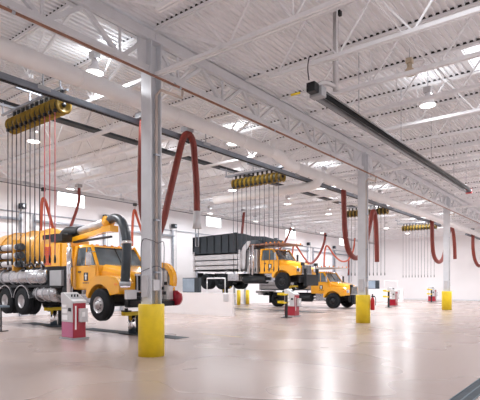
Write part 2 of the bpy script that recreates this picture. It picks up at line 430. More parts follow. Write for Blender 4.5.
# radiant heater over the aisle
H0 = (8.95, 4.99, 5.75)
ht = thing('radiant_heater', 'long dark tube heater hanging over the aisle on the right', 'heater', H0)
MB().prism([(-.2, -.03), (-.12, .07), (.12, .07), (.2, -.03), (.19, -.03), (.115, .055), (-.115, .055), (-.19, -.03)], 'X', .3, 13.4).build('reflector', M['hoodm'], ht)
for y in (-.1, .1): MB().tube([(.2, y, -.03), (13.45, y, -.03)], .05, 12).build('burner_tube', M['black'] if y < 0 else M['midgrey'], ht)
MB().tube(smooth_path([(13.4, -.1, -.03), (13.55, -.1, -.03), (13.6, 0, -.03), (13.55, .1, -.03), (13.4, .1, -.03)], 4), .05, 10).build('return_bend', M['rail'], ht)
MB().box(.0, .22, -.15, .15, -.1, .12).build('end_box', M['midgrey'], ht, bevel=.015)
MB().box(-.2, .0, -.09, .11, -.05, .15).build('burner_box', M['black'], ht, bevel=.015)
MB().tube(smooth_path([(.0, -.02, .12), (.12, -.12, .2), (.26, -.2, .2), (.40, -.27, .16)], 4), .05, 10).build('flue_elbow', M['alu'], ht)
MB().tube([(.40, -.27, .08), (.40, -.27, 1.76)], .06, 12).build('flue_pipe', M['alu'], ht)
MB().box(.26, .36, -.44, -.38, 1.62, 1.72).build('flue_collar', M['black'], ht)
for x in (2.2, 5.2, 8.2, 11.2, 13.2):
    MB().bar((x, 0, .1), (x, 0, 1.76), .012).build('hanger_chain', M['track'], ht)
MB().tube(smooth_path([(-.1, .1, .24), (-.12, .12, .5), (-.1, .1, .72)], 3), .014, 5).build('gas_line', M['cable'], ht)
MB().tube([(-.2, .26, -.02), (-.34, .4, -.08)], .025, 6).build('gas_cock', M['yellow'], ht)
MB().box(13.6, 13.8, -.12, .12, -.12, .1).build('end_vent', M['extred'], ht, bevel=.02)

# high-bay lamps
def lamp(x, y, z, label, lit=True, group=None, power=170, up=12):
    t = thing('high_bay_lamp', label, 'lamp', (x, y, z), group)
    MB().lathe([(.34, .0), (.34, .07), (.2, .08), (.16, .12), (.02, .22), (0, .225), (.0, .21), (.15, .1), (.19, .0)], (0, 0, 0), 'Z', 20).build('shade', M['white'] if lit else M['beige'], t)
    MB().box(-.1, .1, -.1, .1, .34, .5).build('ballast_box', M['grey'] if lit else M['beige'], t, bevel=.01)
    MB().bar((0, 0, .5), (0, 0, ZD - z), .015).build('hanger', M['track'], t)
    if not lit: t.scale = (.75, .75, .75)
    if lit:
        MB().lathe([(.0, .0), (-.03, .1), (-.01, .18), (.01, .21)], (0, 0, 0), 'Z', 20).build('diffuser', M['lens'], t)
        area('bulb', (0, 0, -.05), .36, .36, power, (.95, .97, 1), t, 'DISK')
        if up:
            MB().lathe([(.335, .0), (.335, .068)], (0, 0, 0), 'Z', 16).build('upper_glass', M['lens'], t)
            u = area('uplight', (.13, 0, .27), .1, .1, up, (.95, .97, 1), t, 'DISK'); u.rotation_euler = (math.pi, 0, 0)
lamp(13.44, 4.0, 6.55, 'lit white bowl lamp hanging by the rooflight above the long heater', up=14)
lamp(11.5, 3.85, 6.7, 'unlit beige bowl lamp hanging nearer than the lit white one', lit=False)
GX = (-2.2, 3.0, 8.2, 13.44, 18.7, 23.9, 29.1, 34.3, 39.5, 44.8)
for x in (-2.2, 23.9, 29.1, 34.3, 39.5, 44.8):  # unseen lamps added over the aisle to brighten the hall
    lamp(x, 4.0, 6.45, 'added fill lamp hanging over the aisle, out of view', group='added fill lamps over the aisle', power=560 if x > 30 else 330)
for x in (6.85, 13.44, 20.4, 27.36, 34.3, 41.3):
    lamp(x, 9.85 if x < 7 else 10.9, 6.75, 'white high bay lamp hanging between the duct and the cable reels', group='lamps beside the duct', power=200, up=30)
for x in GX:  # out-of-view row added to light the near side evenly
    lamp(x, -3.0, 6.4, 'added fill lamp hanging out of view along the right wall side', group='added fill lamps along the right wall side', power=330)
for y, nm in ((15.2, 'over the truck bays'), (21.4, 'along the left wall')):  # rows added to brighten the truck bays, far end and left wall
    for x in GX:
        lamp(x, y, 6.4, 'white high bay lamp added as fill light %s' % nm, group='added fill lamps %s' % nm, power=(640 if x > 20 else 420 if x > 6 else 250) if y < 20 else 280, up=26)

# ------------------------------------------------------------------ hoses on the rails
def hose(pts, label, r=.085, m='hose', noz=True, trolleys=(), group=None, peak=None):
    t = thing('exhaust_hose', label, 'hose', pts[0], group)
    o = Vector(pts[0]); P = smooth_path([Vector(p) - o for p in pts], 7)
    MB().tube(P, r, 10).build('hose_length', M[m], t)
    if noz:
        e = P[-1]
        MB().tube([e + Vector((0, 0, .08)), e + Vector((0, 0, -.25)), e + Vector((0, 0, -.42))], r, 12, rads=[r * 1.15, r * 1.2, r * 1.45]).build('nozzle', M['grey'], t)
        MB().tube([e + Vector((-.06, 0, -.4)), e + Vector((-.06, 0, -.95)), e + Vector((.06, 0, -.95)), e + Vector((.06, 0, -.4))], .015, 6).build('nozzle_handle', M['track'], t)
    if peak is not None:
        e = Vector(pts[peak]) - o; zt = 6.03 - pts[0][2]
        MB().bar((e.x, e.y, e.z + r * .6), (e.x, e.y, zt), .012).box(e.x - .07, e.x + .07, e.y - .07, e.y + .09, zt - .16, zt).build('balancer', M['black'], t)
    for i in trolleys:
        e = Vector(pts[i]) - o
        MB().box(e.x - .12, e.x + .12, e.y - .1, e.y + .16, e.z + r * .6, e.z + r * .6 + .14).build('trolley', M['midgrey'], t)
Yh = 9.52
def pl(L, Y): return [onY(a, b, Y) for a, b in L]
hose(pl([(143, 121), (141.5, 150), (141, 185), (143, 214), (149, 236), (156, 238), (163, 222), (170, 192), (178, 158), (183, 139), (188, 134), (193, 142), (195, 165), (196.5, 190), (197, 214)], Yh),
     'brick red exhaust hose looping behind the nearest column to a grey nozzle', .095, trolleys=(0, 10))
hose(pl([(343.5, 189), (344, 208), (345, 232), (348, 249), (354, 257.5), (361, 255), (367, 238), (371, 218), (373.5, 211), (375.5, 220), (376.5, 240), (377, 262)], Yh),
     'brick red exhaust hose looping behind the second column', .12, trolleys=(0, 8), noz=False)
hose(pl([(432, 219), (432.2, 240), (434, 256), (438.5, 262), (443, 258), (446, 245), (449, 232), (451.5, 227), (453.5, 234), (454.6, 248), (455, 259)], Yh),
     'brick red exhaust hose hanging in a loop by the third column', .13, trolleys=(0, 7), noz=False)
hose(pl([(473, 231), (473, 248), (475, 260), (479, 266), (484, 262), (487, 250)], Yh),
     'brick red hose loop cut by the right edge of the frame', .14, trolleys=(0,), noz=False)
Yb = 20.35
hg_ = 'hoses on the rear rail'
hose(pl([(40.5, 235), (41, 222), (42, 203), (43.5, 198.5), (46, 203), (50, 217), (54, 232)], Yb), 'orange hose in a sharp peak above the rear of the sewer truck', .07, 'hoseo', False, peak=3)
hose(pl([(79, 188), (79, 200), (76, 212), (71, 226), (68, 236)], Yb), 'dull red hose slanting down behind the black boom pivot', .07, 'hose', False, trolleys=(0,))
hose(pl([(132, 246), (132.5, 226), (133.5, 213), (135, 210.5), (137, 217), (141, 229), (146, 244)], Yb), 'orange hose in a narrow peak left of the nearest column', .07, 'hoseo', False, peak=3)
hose(pl([(244, 212), (243, 222), (241.5, 238)], Yb), 'short red hose hanging over the dark dump box', .09, 'hose', False, trolleys=(0,))
hose(pl([(291, 228), (288, 236), (283, 245), (277, 252)], Yb), 'red hose slanting down over the cab of the raised dump truck', .08, 'hose', False)
hose(pl([(292, 268), (292.5, 252), (294, 245.5), (297, 247), (303, 256), (309, 264)], Yb - .3), 'thin red hose peak just right of the raised dump truck cab', .07, 'hoseo', False, peak=2)
hose(pl([(325.5, 233), (324, 243), (319, 255), (312, 263), (306, 262)], Yb), 'thick red hose curving down between the two dump trucks', .1, 'hose', False)
hose(pl([(324, 269), (324.5, 255), (326, 246.5), (329, 247.5), (334, 255), (341, 261), (348, 260), (353, 251), (355, 238)], Yb - .3), 'red hose peak and long sag left of the second column', .075, 'hoseo', False, peak=2)
hose(pl([(349, 257), (348.5, 266), (348.7, 275)], Yb), 'short straight red hose end hanging left of the second column', .07, 'hose', False)

# ------------------------------------------------------------------ reel banks
def reel_proto():
    t = thing('cable_reel', 'x', 'reel', (0, 0, 0))
    w = .095
    MB().lathe([(-w + .02, .0), (-w + .02, .13), (-w, .15), (-w, .20), (-w + .012, .212), (-w + .022, .2), (-w + .022, .0)], (0, 0, 0), 'Y', 20).build('flange', M['reel'], t)
    MB().lathe([(w - .022, .0), (w - .022, .2), (w - .012, .212), (w, .2), (w, 0)], (0, 0, 0), 'Y', 20).build('flange', M['reel'], t)
    mb = MB()
    mb.lathe([(-w + .02, .155), (-.03, .17), (.0, .16), (.03, .17), (w - .02, .155)], (0, 0, 0), 'Y', 20)
    mb.build('coil', M['coil'], t)
    MB().lathe([(-w - .01, .0), (-w - .01, .05), (-w + .02, .06)], (0, 0, 0), 'Y', 14).build('hub', M['black'], t)
    MB().box(-.03, .03, -.03, .03, .17, .37).build('bracket', M['black'], t)
    MB().box(-.20, -.14, -.03, .03, -.2, -.12).build('outlet', M['black'], t)
    MB().tube([(-.17, 0, -.12), (-.17, 0, -3.5)], .012, 6).build('drop_cable', M['cable'], t)
    MB().tube([(-.17, 0, -3.45), (-.17, 0, -3.56), (-.17, 0, -3.64)], .03, 8, rads=[.014, .028, .02]).build('handle', M['black'], t)
    return t
proto = None
BANKS = [(6.08, 'row nearest the camera'), (15.3, 'row above the dump truck'), (26.0, 'row behind the second column'), (35.3, 'row nearest the far wall')]
for bi, (x, nm) in enumerate(BANKS):
    rk = thing('reel_rack', 'white steel frame carrying the ochre cable reels, %s' % nm, 'rack', (x, 0, 6.1))
    MB().box(-.1, -.05, 9.9, 12.75, 0, .06).box(.05, .1, 9.9, 12.75, 0, .06).build('rack_rail', M['track'], rk)
    for y in (9.95, 11.3, 12.7):
        MB().bar((-.08, y, .05), (-.08, y, JB_ - 6.1 + .02), .03).build('hanger', M['track'], rk)
        MB().box(-.45, .45, y - .03, y + .03, .26, .32).build('cross_member', M['track'], rk)
    for k in range(11):
        y = 10.02 + k * .222
        if proto is None: proto = reel_proto(); o = proto
        else: o = copy_tree(proto)
        o.location = (x, y, 5.77)
        tag(o, 'ochre cable reel with a hanging cable in the %s' % nm, 'reel', 'cable reels, %s' % nm)
        if k == 0:
            o['label'] = 'end reel with its round ochre face showing, %s' % nm; del o['group']
        if k < 3 and bi == 0:
            if k:
                o['label'] = ('second' if k == 1 else 'third') + ' ochre reel of the row nearest the camera, with a pinkish red cable'; del o['group']
            for ch in o.children:
                if ch.name.startswith('drop_cable'):
                    ch.data = ch.data.copy(); ch.data.materials[0] = M['redcable']; ch['label'] = 'pinkish red cable'
# the proto was recoloured: give the later dark cables their own mesh back
dark = MB().tube([(-.17, 0, -.12), (-.17, 0, -3.5)], .012, 6)
dk = dark.build('drop_cable_source', M['cable']); dm = dk.data; bpy.data.objects.remove(dk); dm.name = 'drop_cable'
for o in list(C.objects):
    if o.name.startswith('drop_cable') and 'label' not in o: o.data = dm
seen = 0
for o in C.objects:
    if o.name.startswith('drop_cable') and 'label' in o:
        p = o.parent
        if abs(p.location.x - 6.08) > .01 or p.location.y > 10.6:
            o.data = dm; del o['label']

# ------------------------------------------------------------------ trucks
def wheel(t, x, y, z, side, dual=False, steer=False, rimm='alu'):
    # side -1: outer face towards -X
    R = .52; w = .28
    for d in range(2 if dual else 1):
        xc = x - side * (w / 2 + d * .31)
        h = w / 2
        tp = [(-h, .26), (-h - .005, .42), (-h + .02, .49), (-h + .06, R), (-.02, R), (-.015, R - .02), (.015, R - .02), (.02, R), (h - .06, R), (h - .02, .49), (h + .005, .42), (h, .26), (h - .03, .25), (-h + .03, .25), (-h, .26)]
        ty = MB().lathe(tp, (xc, y, z), 'X', 32).build('wheel', M['rubber'], t)
        s = side
        if dual and d == 0: pr = [(s * (h - .0), .265), (s * (h - .02), .25), (s * .0, .23), (s * -.06, .20), (s * -.07, .12), (s * .02, .1), (s * .04, .0)]
        elif dual: continue
        else: pr = [(s * (h + .01), .265), (s * (h - .01), .25), (s * (h - .06), .22), (s * (h + .0), .17), (s * (h + .0), .12), (s * (h + .08), .1), (s * (h + .09), .0)]
        MB().lathe(pr, (xc, y, z), 'X', 24).build('rim', M[rimm], ty)
        nb = MB()
        for k in range(8):
            a = k * math.pi / 4; q = h if not dual else -.06
            nb.tube([(xc + s * (q - .01), y + .145 * math.cos(a), z + .145 * math.sin(a)), (xc + s * (q + .03), y + .145 * math.cos(a), z + .145 * math.sin(a))], .02, 6)
        nb.build('hub_nuts', M['black'], ty)

def cab(t, rimm='alu'):
    Y = M['truck']
    # lower cab body and greenhouse (side profile y,z; nose is -y)
    low = [(.30, .98), (1.72, .98), (1.76, 1.1), (1.76, 1.8), (.30, 1.8)]
    MB().prism(low, 'X', -1.0, 1.0).build('cab_body', Y, t, bevel=.04)
    # greenhouse as tapered shell posts + roof
    def gp(y, z, s): k = (z - 1.8) / .72; return (s * (1.0 - .10 * k), y, z)
    g = MB()
    for s in (-1, 1):
        g.bar(gp(.36, 1.78, s * .97), gp(.82, 2.48, s * .97), .07, .09)
        g.bar(gp(1.02, 1.78, s * .97), gp(1.06, 2.48, s * .97), .05, .06) if False else None
        g.bar(gp(1.66, 1.78, s * .94), gp(1.62, 2.48, s * .94), .14, .16)
    g.box(-.92, .92, 1.66, 1.74, 1.78, 2.48)
    g.build('cab_pillars', Y, t)
    rf = MB()
    secs = [(.72, 2.44, .86, .03), (.95, 2.5, .9, .08), (1.4, 2.52, .9, .1), (1.76, 2.48, .9, .08)]
    vs = []; fs = []
    for (y, z, hw, h) in secs: vs += [(-hw, y, z - h), (-hw + .05, y, z), (hw - .05, y, z), (hw, y, z - h)]
    for i in range(3):
        for k in range(4): fs.append((i * 4 + k, i * 4 + (k + 1) % 4, i * 4 + 4 + (k + 1) % 4, i * 4 + 4 + k))
    fs += [(0, 1, 2, 3), (12, 13, 14, 15)]
    rf.add(vs, fs); rf.build('cab_roof', Y, t)
    # glass
    a, b, c, d = (-.93, .34, 1.8), (.93, .34, 1.8), (.85, .80, 2.44), (-.85, .80, 2.44)
    n = Vector((0, -.02, .012))
    MB().add([Vector(p) for p in (a, b, c, d)] + [Vector(p) - n * .8 for p in (a, b, c, d)], [(0, 1, 2, 3), (7, 6, 5, 4), (0, 4, 5, 1), (1, 5, 6, 2), (2, 6, 7, 3), (3, 7, 4, 0)]).build('windshield', M['glass'], t)
    MB().bar((0, .325, 1.8), (0, .785, 2.44), .025).build('windshield_divider', M['black'], t)
    for s in (-1, 1):
        q = [(.5, 1.8), (1.56, 1.8), (1.54, 2.4), (.88, 2.4)]
        vs = [Vector(gp(y, z, s * .985)) for y, z in q] + [Vector(gp(y, z, s * .955)) for y, z in q]
        MB().add(vs, [(0, 1, 2, 3), (7, 6, 5, 4), (0, 4, 5, 1), (1, 5, 6, 2), (2, 6, 7, 3), (3, 7, 4, 0)]).build('side_window', M['glass'], t)
        MB().bar(gp(1.0, 1.8, s * .99), gp(1.05, 2.42, s * .99), .035).build('window_post', M['black'] if s > 0 else Y, t)
        dr = MB().prism([(.40, 1.04), (1.42, 1.04), (1.46, 1.78), (.40, 1.78)], 'X', s * 1.0, s * 1.022).build('door', Y, t, bevel=.008)
        MB().box(min(s * 1.02, s * 1.045), max(s * 1.02, s * 1.045), 1.22, 1.38, 1.56, 1.61).build('door_handle', M['black'], dr)
        if s < 0:
            e = MB().box(-1.027, -1.021, .82, 1.06, 1.28, 1.56).build('door_emblem', M['black'], dr)
            MB().box(-1.031, -1.026, .90, .98, 1.32, 1.44).box(-1.031, -1.026, .87, 1.01, 1.44, 1.48).box(-1.031, -1.026, .915, .965, 1.48, 1.53).build('emblem_mark', M['white'], e)
            MB().box(-1.027, -1.021, .74, .84, 1.2, 1.23).box(-1.027, -1.021, .87, .98, 1.2, 1.23).box(-1.027, -1.021, 1.01, 1.12, 1.2, 1.23).build('door_lettering', M['black'], dr)
        # step and tank side
        MB().box(min(s * .8, s * 1.12), max(s * .8, s * 1.12), .62, 1.5, .5, .56).box(min(s * .8, s * 1.06), max(s * .8, s * 1.06), .64, 1.48, .78, .84).box(min(s * .8, s * .84), max(s * .8, s * .84), .66, 1.46, .5, .98).build('cab_step', M['silver'], t)
        m_ = MB().box(s * 1.28 - .09, s * 1.28 + .09, .38, .44, 1.78, 2.2).build('mirror', M['silver'] if s < 0 else M['black'], t, bevel=.01)
        MB().tube([(s * 1.0, .45, 2.24), (s * 1.28, .41, 2.22), (s * 1.28, .41, 1.76), (s * 1.0, .45, 1.72)], .015, 6).build('mirror_arm', M['chrome'], m_)
    # hood
    secs = [(.36, 1.83, .90, 1.0), (.0, 1.78, .84, 1.0), (-.45, 1.68, .74, 1.0), (-.80, 1.58, .66, .95), (-.97, 1.50, .60, .9)]
    vs = []; fs = []
    for (y, z, hw, zb) in secs:
        vs += [(-hw, y, zb), (-hw, y, z - .2), (-hw + .07, y, z - .07), (-hw + .22, y, z), (hw - .22, y, z), (hw - .07, y, z - .07), (hw, y, z - .2), (hw, y, zb)]
    for i in range(len(secs) - 1):
        for k in range(8): fs.append((i * 8 + k, i * 8 + (k + 1) % 8, i * 8 + 8 + (k + 1) % 8, i * 8 + 8 + k))
    fs += [tuple(range(8)), tuple(range(32, 40))]
    MB().add(vs, fs).build('hood', Y, t, bevel=.015)
    # fenders
    for s in (-1, 1):
        prof = [(-1.0, .88), (-1.0, 1.22), (-.86, 1.38), (-.5, 1.44), (.1, 1.45), (.42, 1.36), (.66, 1.1), (.72, .8)]
        for k in range(0, 13):
            an = math.radians(15 + k * 11.5); prof.append((.63 * math.cos(an), .54 + .63 * math.sin(an)))
        a, b = sorted((s * .58, s * 1.19))
        fe = MB().prism(prof, 'X', a, b).build('fender', Y, t, bevel=.02)
        MB().box(*sorted((s * .78, s * 1.14)), -1.03, -.97, 1.08, 1.27).build('headlight', M['chrome'], fe)
        MB().box(*sorted((s * 1.19, s * 1.205)), -.94, -.80, 1.14, 1.2).build('side_lamp', M['amber'], fe)
    # grille
    gr = MB().box(-.52, .52, -1.0, -.96, .95, 1.46).build('grille', M['black'], t)
    bars = MB()
    for k in range(7):
        x = -.48 + k * .16; bars.bar((x, -1.02, .97), (x, -1.0, 1.45), .035)
    bars.box(-.55, .55, -1.03, -.98, 1.44, 1.5).box(-.55, .55, -1.03, -.98, .92, .97)
    bars.build('grille_bars', M['grille'], gr)
    bp = MB().prism([(-1.15, .95), (-1.2, -1.0), (1.2, -1.0), (1.15, .95)], 'X', 0, 0) if False else MB().box(-1.0, 1.0, -1.18, -1.03, .45, .80)
    bp.build('bumper', M['black'], t, bevel=.04)
    MB().box(-.35, .35, .95, 1.55, 2.5, 2.58).build('roof_vent', Y, t) if False else None
    for x in (-.6, -.3, 0, .3, .6):
        MB().box(x - .04, x + .04, .88, .94, 2.48, 2.52).build('marker_light', M['amber'], t)

def chassis(t, rear, ylen):
    for s in (-1, 1):
        MB().box(s * .43 - .04, s * .43 + .04, -1.0, ylen, .78, 1.02).build('frame_rail', M['black'], t)
    MB().tube([(-1.0, 0, .52), (1.0, 0, .52)], .07, 8).build('front_axle', M['black'], t)
    for y in rear: MB().tube([(-1.0, y, .52), (1.0, y, .52)], .1, 8).box(-.22, .22, y - .22, y + .22, .34, .74).build('rear_axle', M['black'], t)
    MB().box(-.38, .38, -.75, .9, .5, .98).build('engine_block', M['black'], t)
    MB().tube([(0, .9, .7), (0, rear[0], .55)], .06, 8).build('drive_shaft', M['black'], t)

def mudflap(t, y, z0=.12, z1=.85):
    for s in (-1, 1): MB().box(*sorted((s * .6, s * 1.18)), y, y + .015, z0, z1).build('mudflap', M['rubber'], t)

# --- truck 1: sewer cleaning truck
T1X, T1Y, T1Z = 10.25, 12.82, .47
t1 = thing('sewer_truck', 'yellow sewer vacuum truck with black hose boom raised on a lift at left', 'truck', (T1X, T1Y, T1Z))
cab(t1); chassis(t1, (4.9, 6.2), 8.4)
for s in (-1, 1):
    wheel(t1, s * 1.2, 0, .52, s, rimm='alu')
    for y in (4.9, 6.2): wheel(t1, s * 1.2, y, .52, s, True)
# debris tank
MB().lathe([(4.2, .0), (4.2, .6), (4.3, .86), (4.45, .93), (8.0, .93), (8.12, .85), (8.2, 0)], (0, 0, 2.42), 'Y', 32).build('debris_tank', M['truckb'], t1)
for y in (4.6, 5.9, 7.2): MB().lathe([(y - .04, .93), (y - .04, .965), (y + .04, .965), (y + .04, .93)], (0, 0, 2.42), 'Y', 32, False).build('tank_band', M['truckb'], t1)
MB().prism([(2.3, 1.8), (2.3, 2.62), (3.3, 2.62), (3.3, 1.8)], 'X', -1.15, -.3).build('equipment_cabinet', M['truck'], t1, bevel=.02)
lv = MB()
for k in range(9): lv.box(-1.17, -1.15, 2.86, 3.28, 1.88 + k * .075, 1.905 + k * .075)
for k in range(4): lv.box(-1.168, -1.152, 2.88 + k * .12, 2.9 + k * .12, 1.86, 2.5)
lv.build('louvre', M['extred'], t1)
MB().box(-1.1, -.3, 1.84, 2.32, 1.8, 2.6).build('cab_guard', M['truck'], t1)
MB().box(-1.05, -.3, 1.86, 2.34, .8, 1.8).box(-1.0, -.4, 2.34, 4.4, 1.15, 1.8).build('hydraulic_unit', M['black'], t1)
MB().box(-1.16, -.5, 2.2, 2.95, 1.12, 1.66).build('tool_box', M['midgrey'], t1, bevel=.015)
MB().box(-1.1, 1.1, 2.3, 8.3, 1.05, 1.15).build('deck_plate', M['black'], t1)
# water tanks on both sides
for s in (-1, 1):
    wt = MB().lathe([(3.35, .0), (3.35, .22), (3.45, .31), (7.5, .31), (7.6, .22), (7.6, 0)], (s * .9, 0, 1.45), 'Y', 24).build('water_tank', M['silver'], t1)
    for y in (3.75, 4.45, 5.15, 5.85, 6.55, 7.25): MB().lathe([(y - .02, .31), (y - .02, .325), (y + .02, .325), (y + .02, .31)], (s * .9, 0, 1.45), 'Y', 24, False).build('tank_strap', M['midgrey'], wt)
    ft = MB().lathe([(2.7, .0), (2.7, .26), (2.74, .29), (4.1, .29), (4.14, .26), (4.14, 0)], (s * .88, 0, .83), 'Y', 24).build('fuel_tank', M['silver'], t1)
    for y in (3.0, 3.45, 3.9): MB().lathe([(y - .025, .29), (y - .025, .305), (y + .025, .305), (y + .025, .29)], (s * .88, 0, .83), 'Y', 24, False).build('tank_strap', M['midgrey'], ft)
    MB().lathe([(0, 0), (0, .04), (.06, .04), (.06, 0)], (s * .95, 3.2, 1.1), 'Z', 10).build('fuel_cap', M['chrome'], ft)
    # quarter fenders
    for yc in (4.9, 6.2):
        pr = []
        for k in range(13): an = math.radians(12 + k * 13); pr.append((yc + .62 * math.cos(an), .52 + .62 * math.sin(an)))
        for k in range(12, -1, -1): an = math.radians(12 + k * 13); pr.append((yc + .59 * math.cos(an), .52 + .59 * math.sin(an)))
        MB().prism(pr, 'X', *sorted((s * .62, s * 1.2))).build('wheel_guard', M['silver'], t1)
# dump: valves, fittings, pipes
st = MB().tube([(-1.17, 1.66, .75), (-1.17, 1.66, 2.42)], .1, 14).build('exhaust_stack', M['chrome'], t1)
MB().tube([(-1.17, 1.66, 2.4), (-1.17, 1.66, 2.5), (-1.17, 1.72, 2.56)], .06, 10).build('stack_tip', M['chrome'], st)
for k in range(3):
    zt = 2.62 - k * .33
    tu = MB().tube([(-1.08, 5.3, zt), (-1.08, 7.7, zt)], .12, 14).build('suction_tube', M['alu'], t1)
    MB().tube([(-1.08, 5.08, zt), (-1.08, 5.36, zt)], .135, 14).build('tube_collar', M['tarp'], tu)
    MB().tube([(-1.08, 6.5, zt), (-1.08, 6.62, zt)], .13, 14).build('tube_strap', M['black'], tu)
MB().box(-1.2, -.9, 5.5, 5.6, 1.7, 2.9).box(-1.2, -.9, 7.3, 7.4, 1.7, 2.9).build('tube_rack', M['truckb'], t1)
fit = MB(); random.seed(3)
for k in range(9):
    y = 3.5 + k * .42; z = 1.82 + random.random() * .12
    fit.tube([(-1.0, y, z), (-1.12, y + .08, z + .14)], .05, 8).box(-1.08, -.92, y + .12, y + .2, z - .06, z + .12)
fit.build('valve_fittings', M['silver'], t1)
ft2 = MB()
for k in range(5):
    y = 3.6 + k * .7; ft2.tube([(-.95, y, 1.75), (-1.1, y, 1.95), (-1.1, y + .3, 1.9)], .035, 8)
ft2.build('valve_pipes', M['black'], t1)
# vacuum boom
MB().prism([(3.35, 1.15), (4.25, 1.15), (4.25, 2.85), (3.35, 2.85)], 'X', -.75, .75).build('blower_housing', M['truckb'], t1, bevel=.03)
pv = MB().box(-.75, .45, 3.1, 4.15, 2.85, 3.02).box(-.8, -.4, 2.75, 3.5, 2.72, 2.98).lathe([(0, 0), (0, .34), (.3, .34), (.3, 0)], (0, 3.6, 2.8), 'Z', 18)
pv.tube(smooth_path([(0, 3.85, 2.7), (0, 3.9, 3.0), (0, 3.6, 3.18), (-.06, 3.0, 3.13), (-.12, 2.6, 3.11)], 5), .2, 14)
pv.build('boom_pivot', M['black'], t1)
MB().tube([(-.1, 2.75, 3.12), (-.72, .1, 3.22)], .14, 14).build('boom_tube', M['alu'], t1)
MB().bar((-.05, 3.2, 2.84), (-.72, .05, 2.98), .17, .17).build('boom_arm', M['truck'], t1)
MB().bar((-.15, 3.0, 2.74), (-.7, .0, 2.72), .07, .07).build('boom_cylinder', M['black'], t1)
MB().lathe([(-.14, 0), (-.14, .17), (.14, .17), (.14, 0)], (-.74, 0.12, 3.22), 'X', 18).box(-.9, -.56, -.18, .3, 2.86, 3.06).build('boom_knuckle', M['truck'], t1)
hp = smooth_path([(-.72, .15, 3.24), (-.8, -.3, 3.29), (-.9, -.78, 3.12), (-1.0, -1.12, 2.65), (-1.05, -1.22, 2.1), (-1.06, -1.18, 1.6), (-1.06, -1.14, 1.15)], 6)
vh = MB().tube(hp, .14, 14).build('vacuum_hose', M['bhose'], t1)
MB().tube([hp[20], hp[21]], .165, 14).build('hose_clamp', M['chrome'], vh)
MB().tube([(-1.06, -1.15, 1.25), (-1.06, -1.15, 1.12)], .17, 14).build('hose_collar', M['midgrey'], vh)
# front hose reel
fr = MB().lathe([(-.16, 0), (-.16, .2), (.16, .2), (.16, 0)], (.16, -1.65, 1.35), 'X', 20).build('hose_reel', M['black'], t1)
MB().tube([(.04, -1.65, 1.35), (.26, -1.65, 1.35)], .36, 22).build('wound_hose', M['midgrey'], fr)
def ringseg(x0, x1, r0, r1, a0, a1, cy, cz):
    n = 14; pr = [(cy + r1 * math.cos(a0 + (a1 - a0) * k / n), cz + r1 * math.sin(a0 + (a1 - a0) * k / n)) for k in range(n + 1)]
    pr += [(cy + r0 * math.cos(a0 + (a1 - a0) * k / n), cz + r0 * math.sin(a0 + (a1 - a0) * k / n)) for k in range(n, -1, -1)]
    return MB().prism(pr, 'X', x0, x1)
ringseg(-.06, .1, .40, .56, math.radians(30), math.radians(200), -1.65, 1.3).build('reel_guard', M['truck'], fr)
pn = MB().box(-.04, .0, -1.9, -1.3, .7, 1.6).box(0, .2, -1.92, -1.88, .7, 1.2).build('control_panel', M['alu'], fr)
kb = MB()
for (yy, zz) in ((-1.85, 1.2), (-1.7, 1.05), (-1.5, 1.25), (-1.8, .9), (-1.45, .95)): kb.box(-.08, -.04, yy - .06, yy + .06, zz - .05, zz + .05)
kb.build('control_knobs', M['black'], pn)
MB().lathe([(-.06, 0), (-.06, .24), (.06, .24), (.06, 0)], (.3, -1.95, .74), 'X', 20).build('red_swivel', M['red'], fr)
MB().box(-.9, .4, -1.95, -1.1, .5, .66).build('reel_platform', M['black'], t1)
MB().box(-1.12, -.75, -1.32, -1.2, .72, 1.0).build('grey_lamp_box', M['grey'], t1)

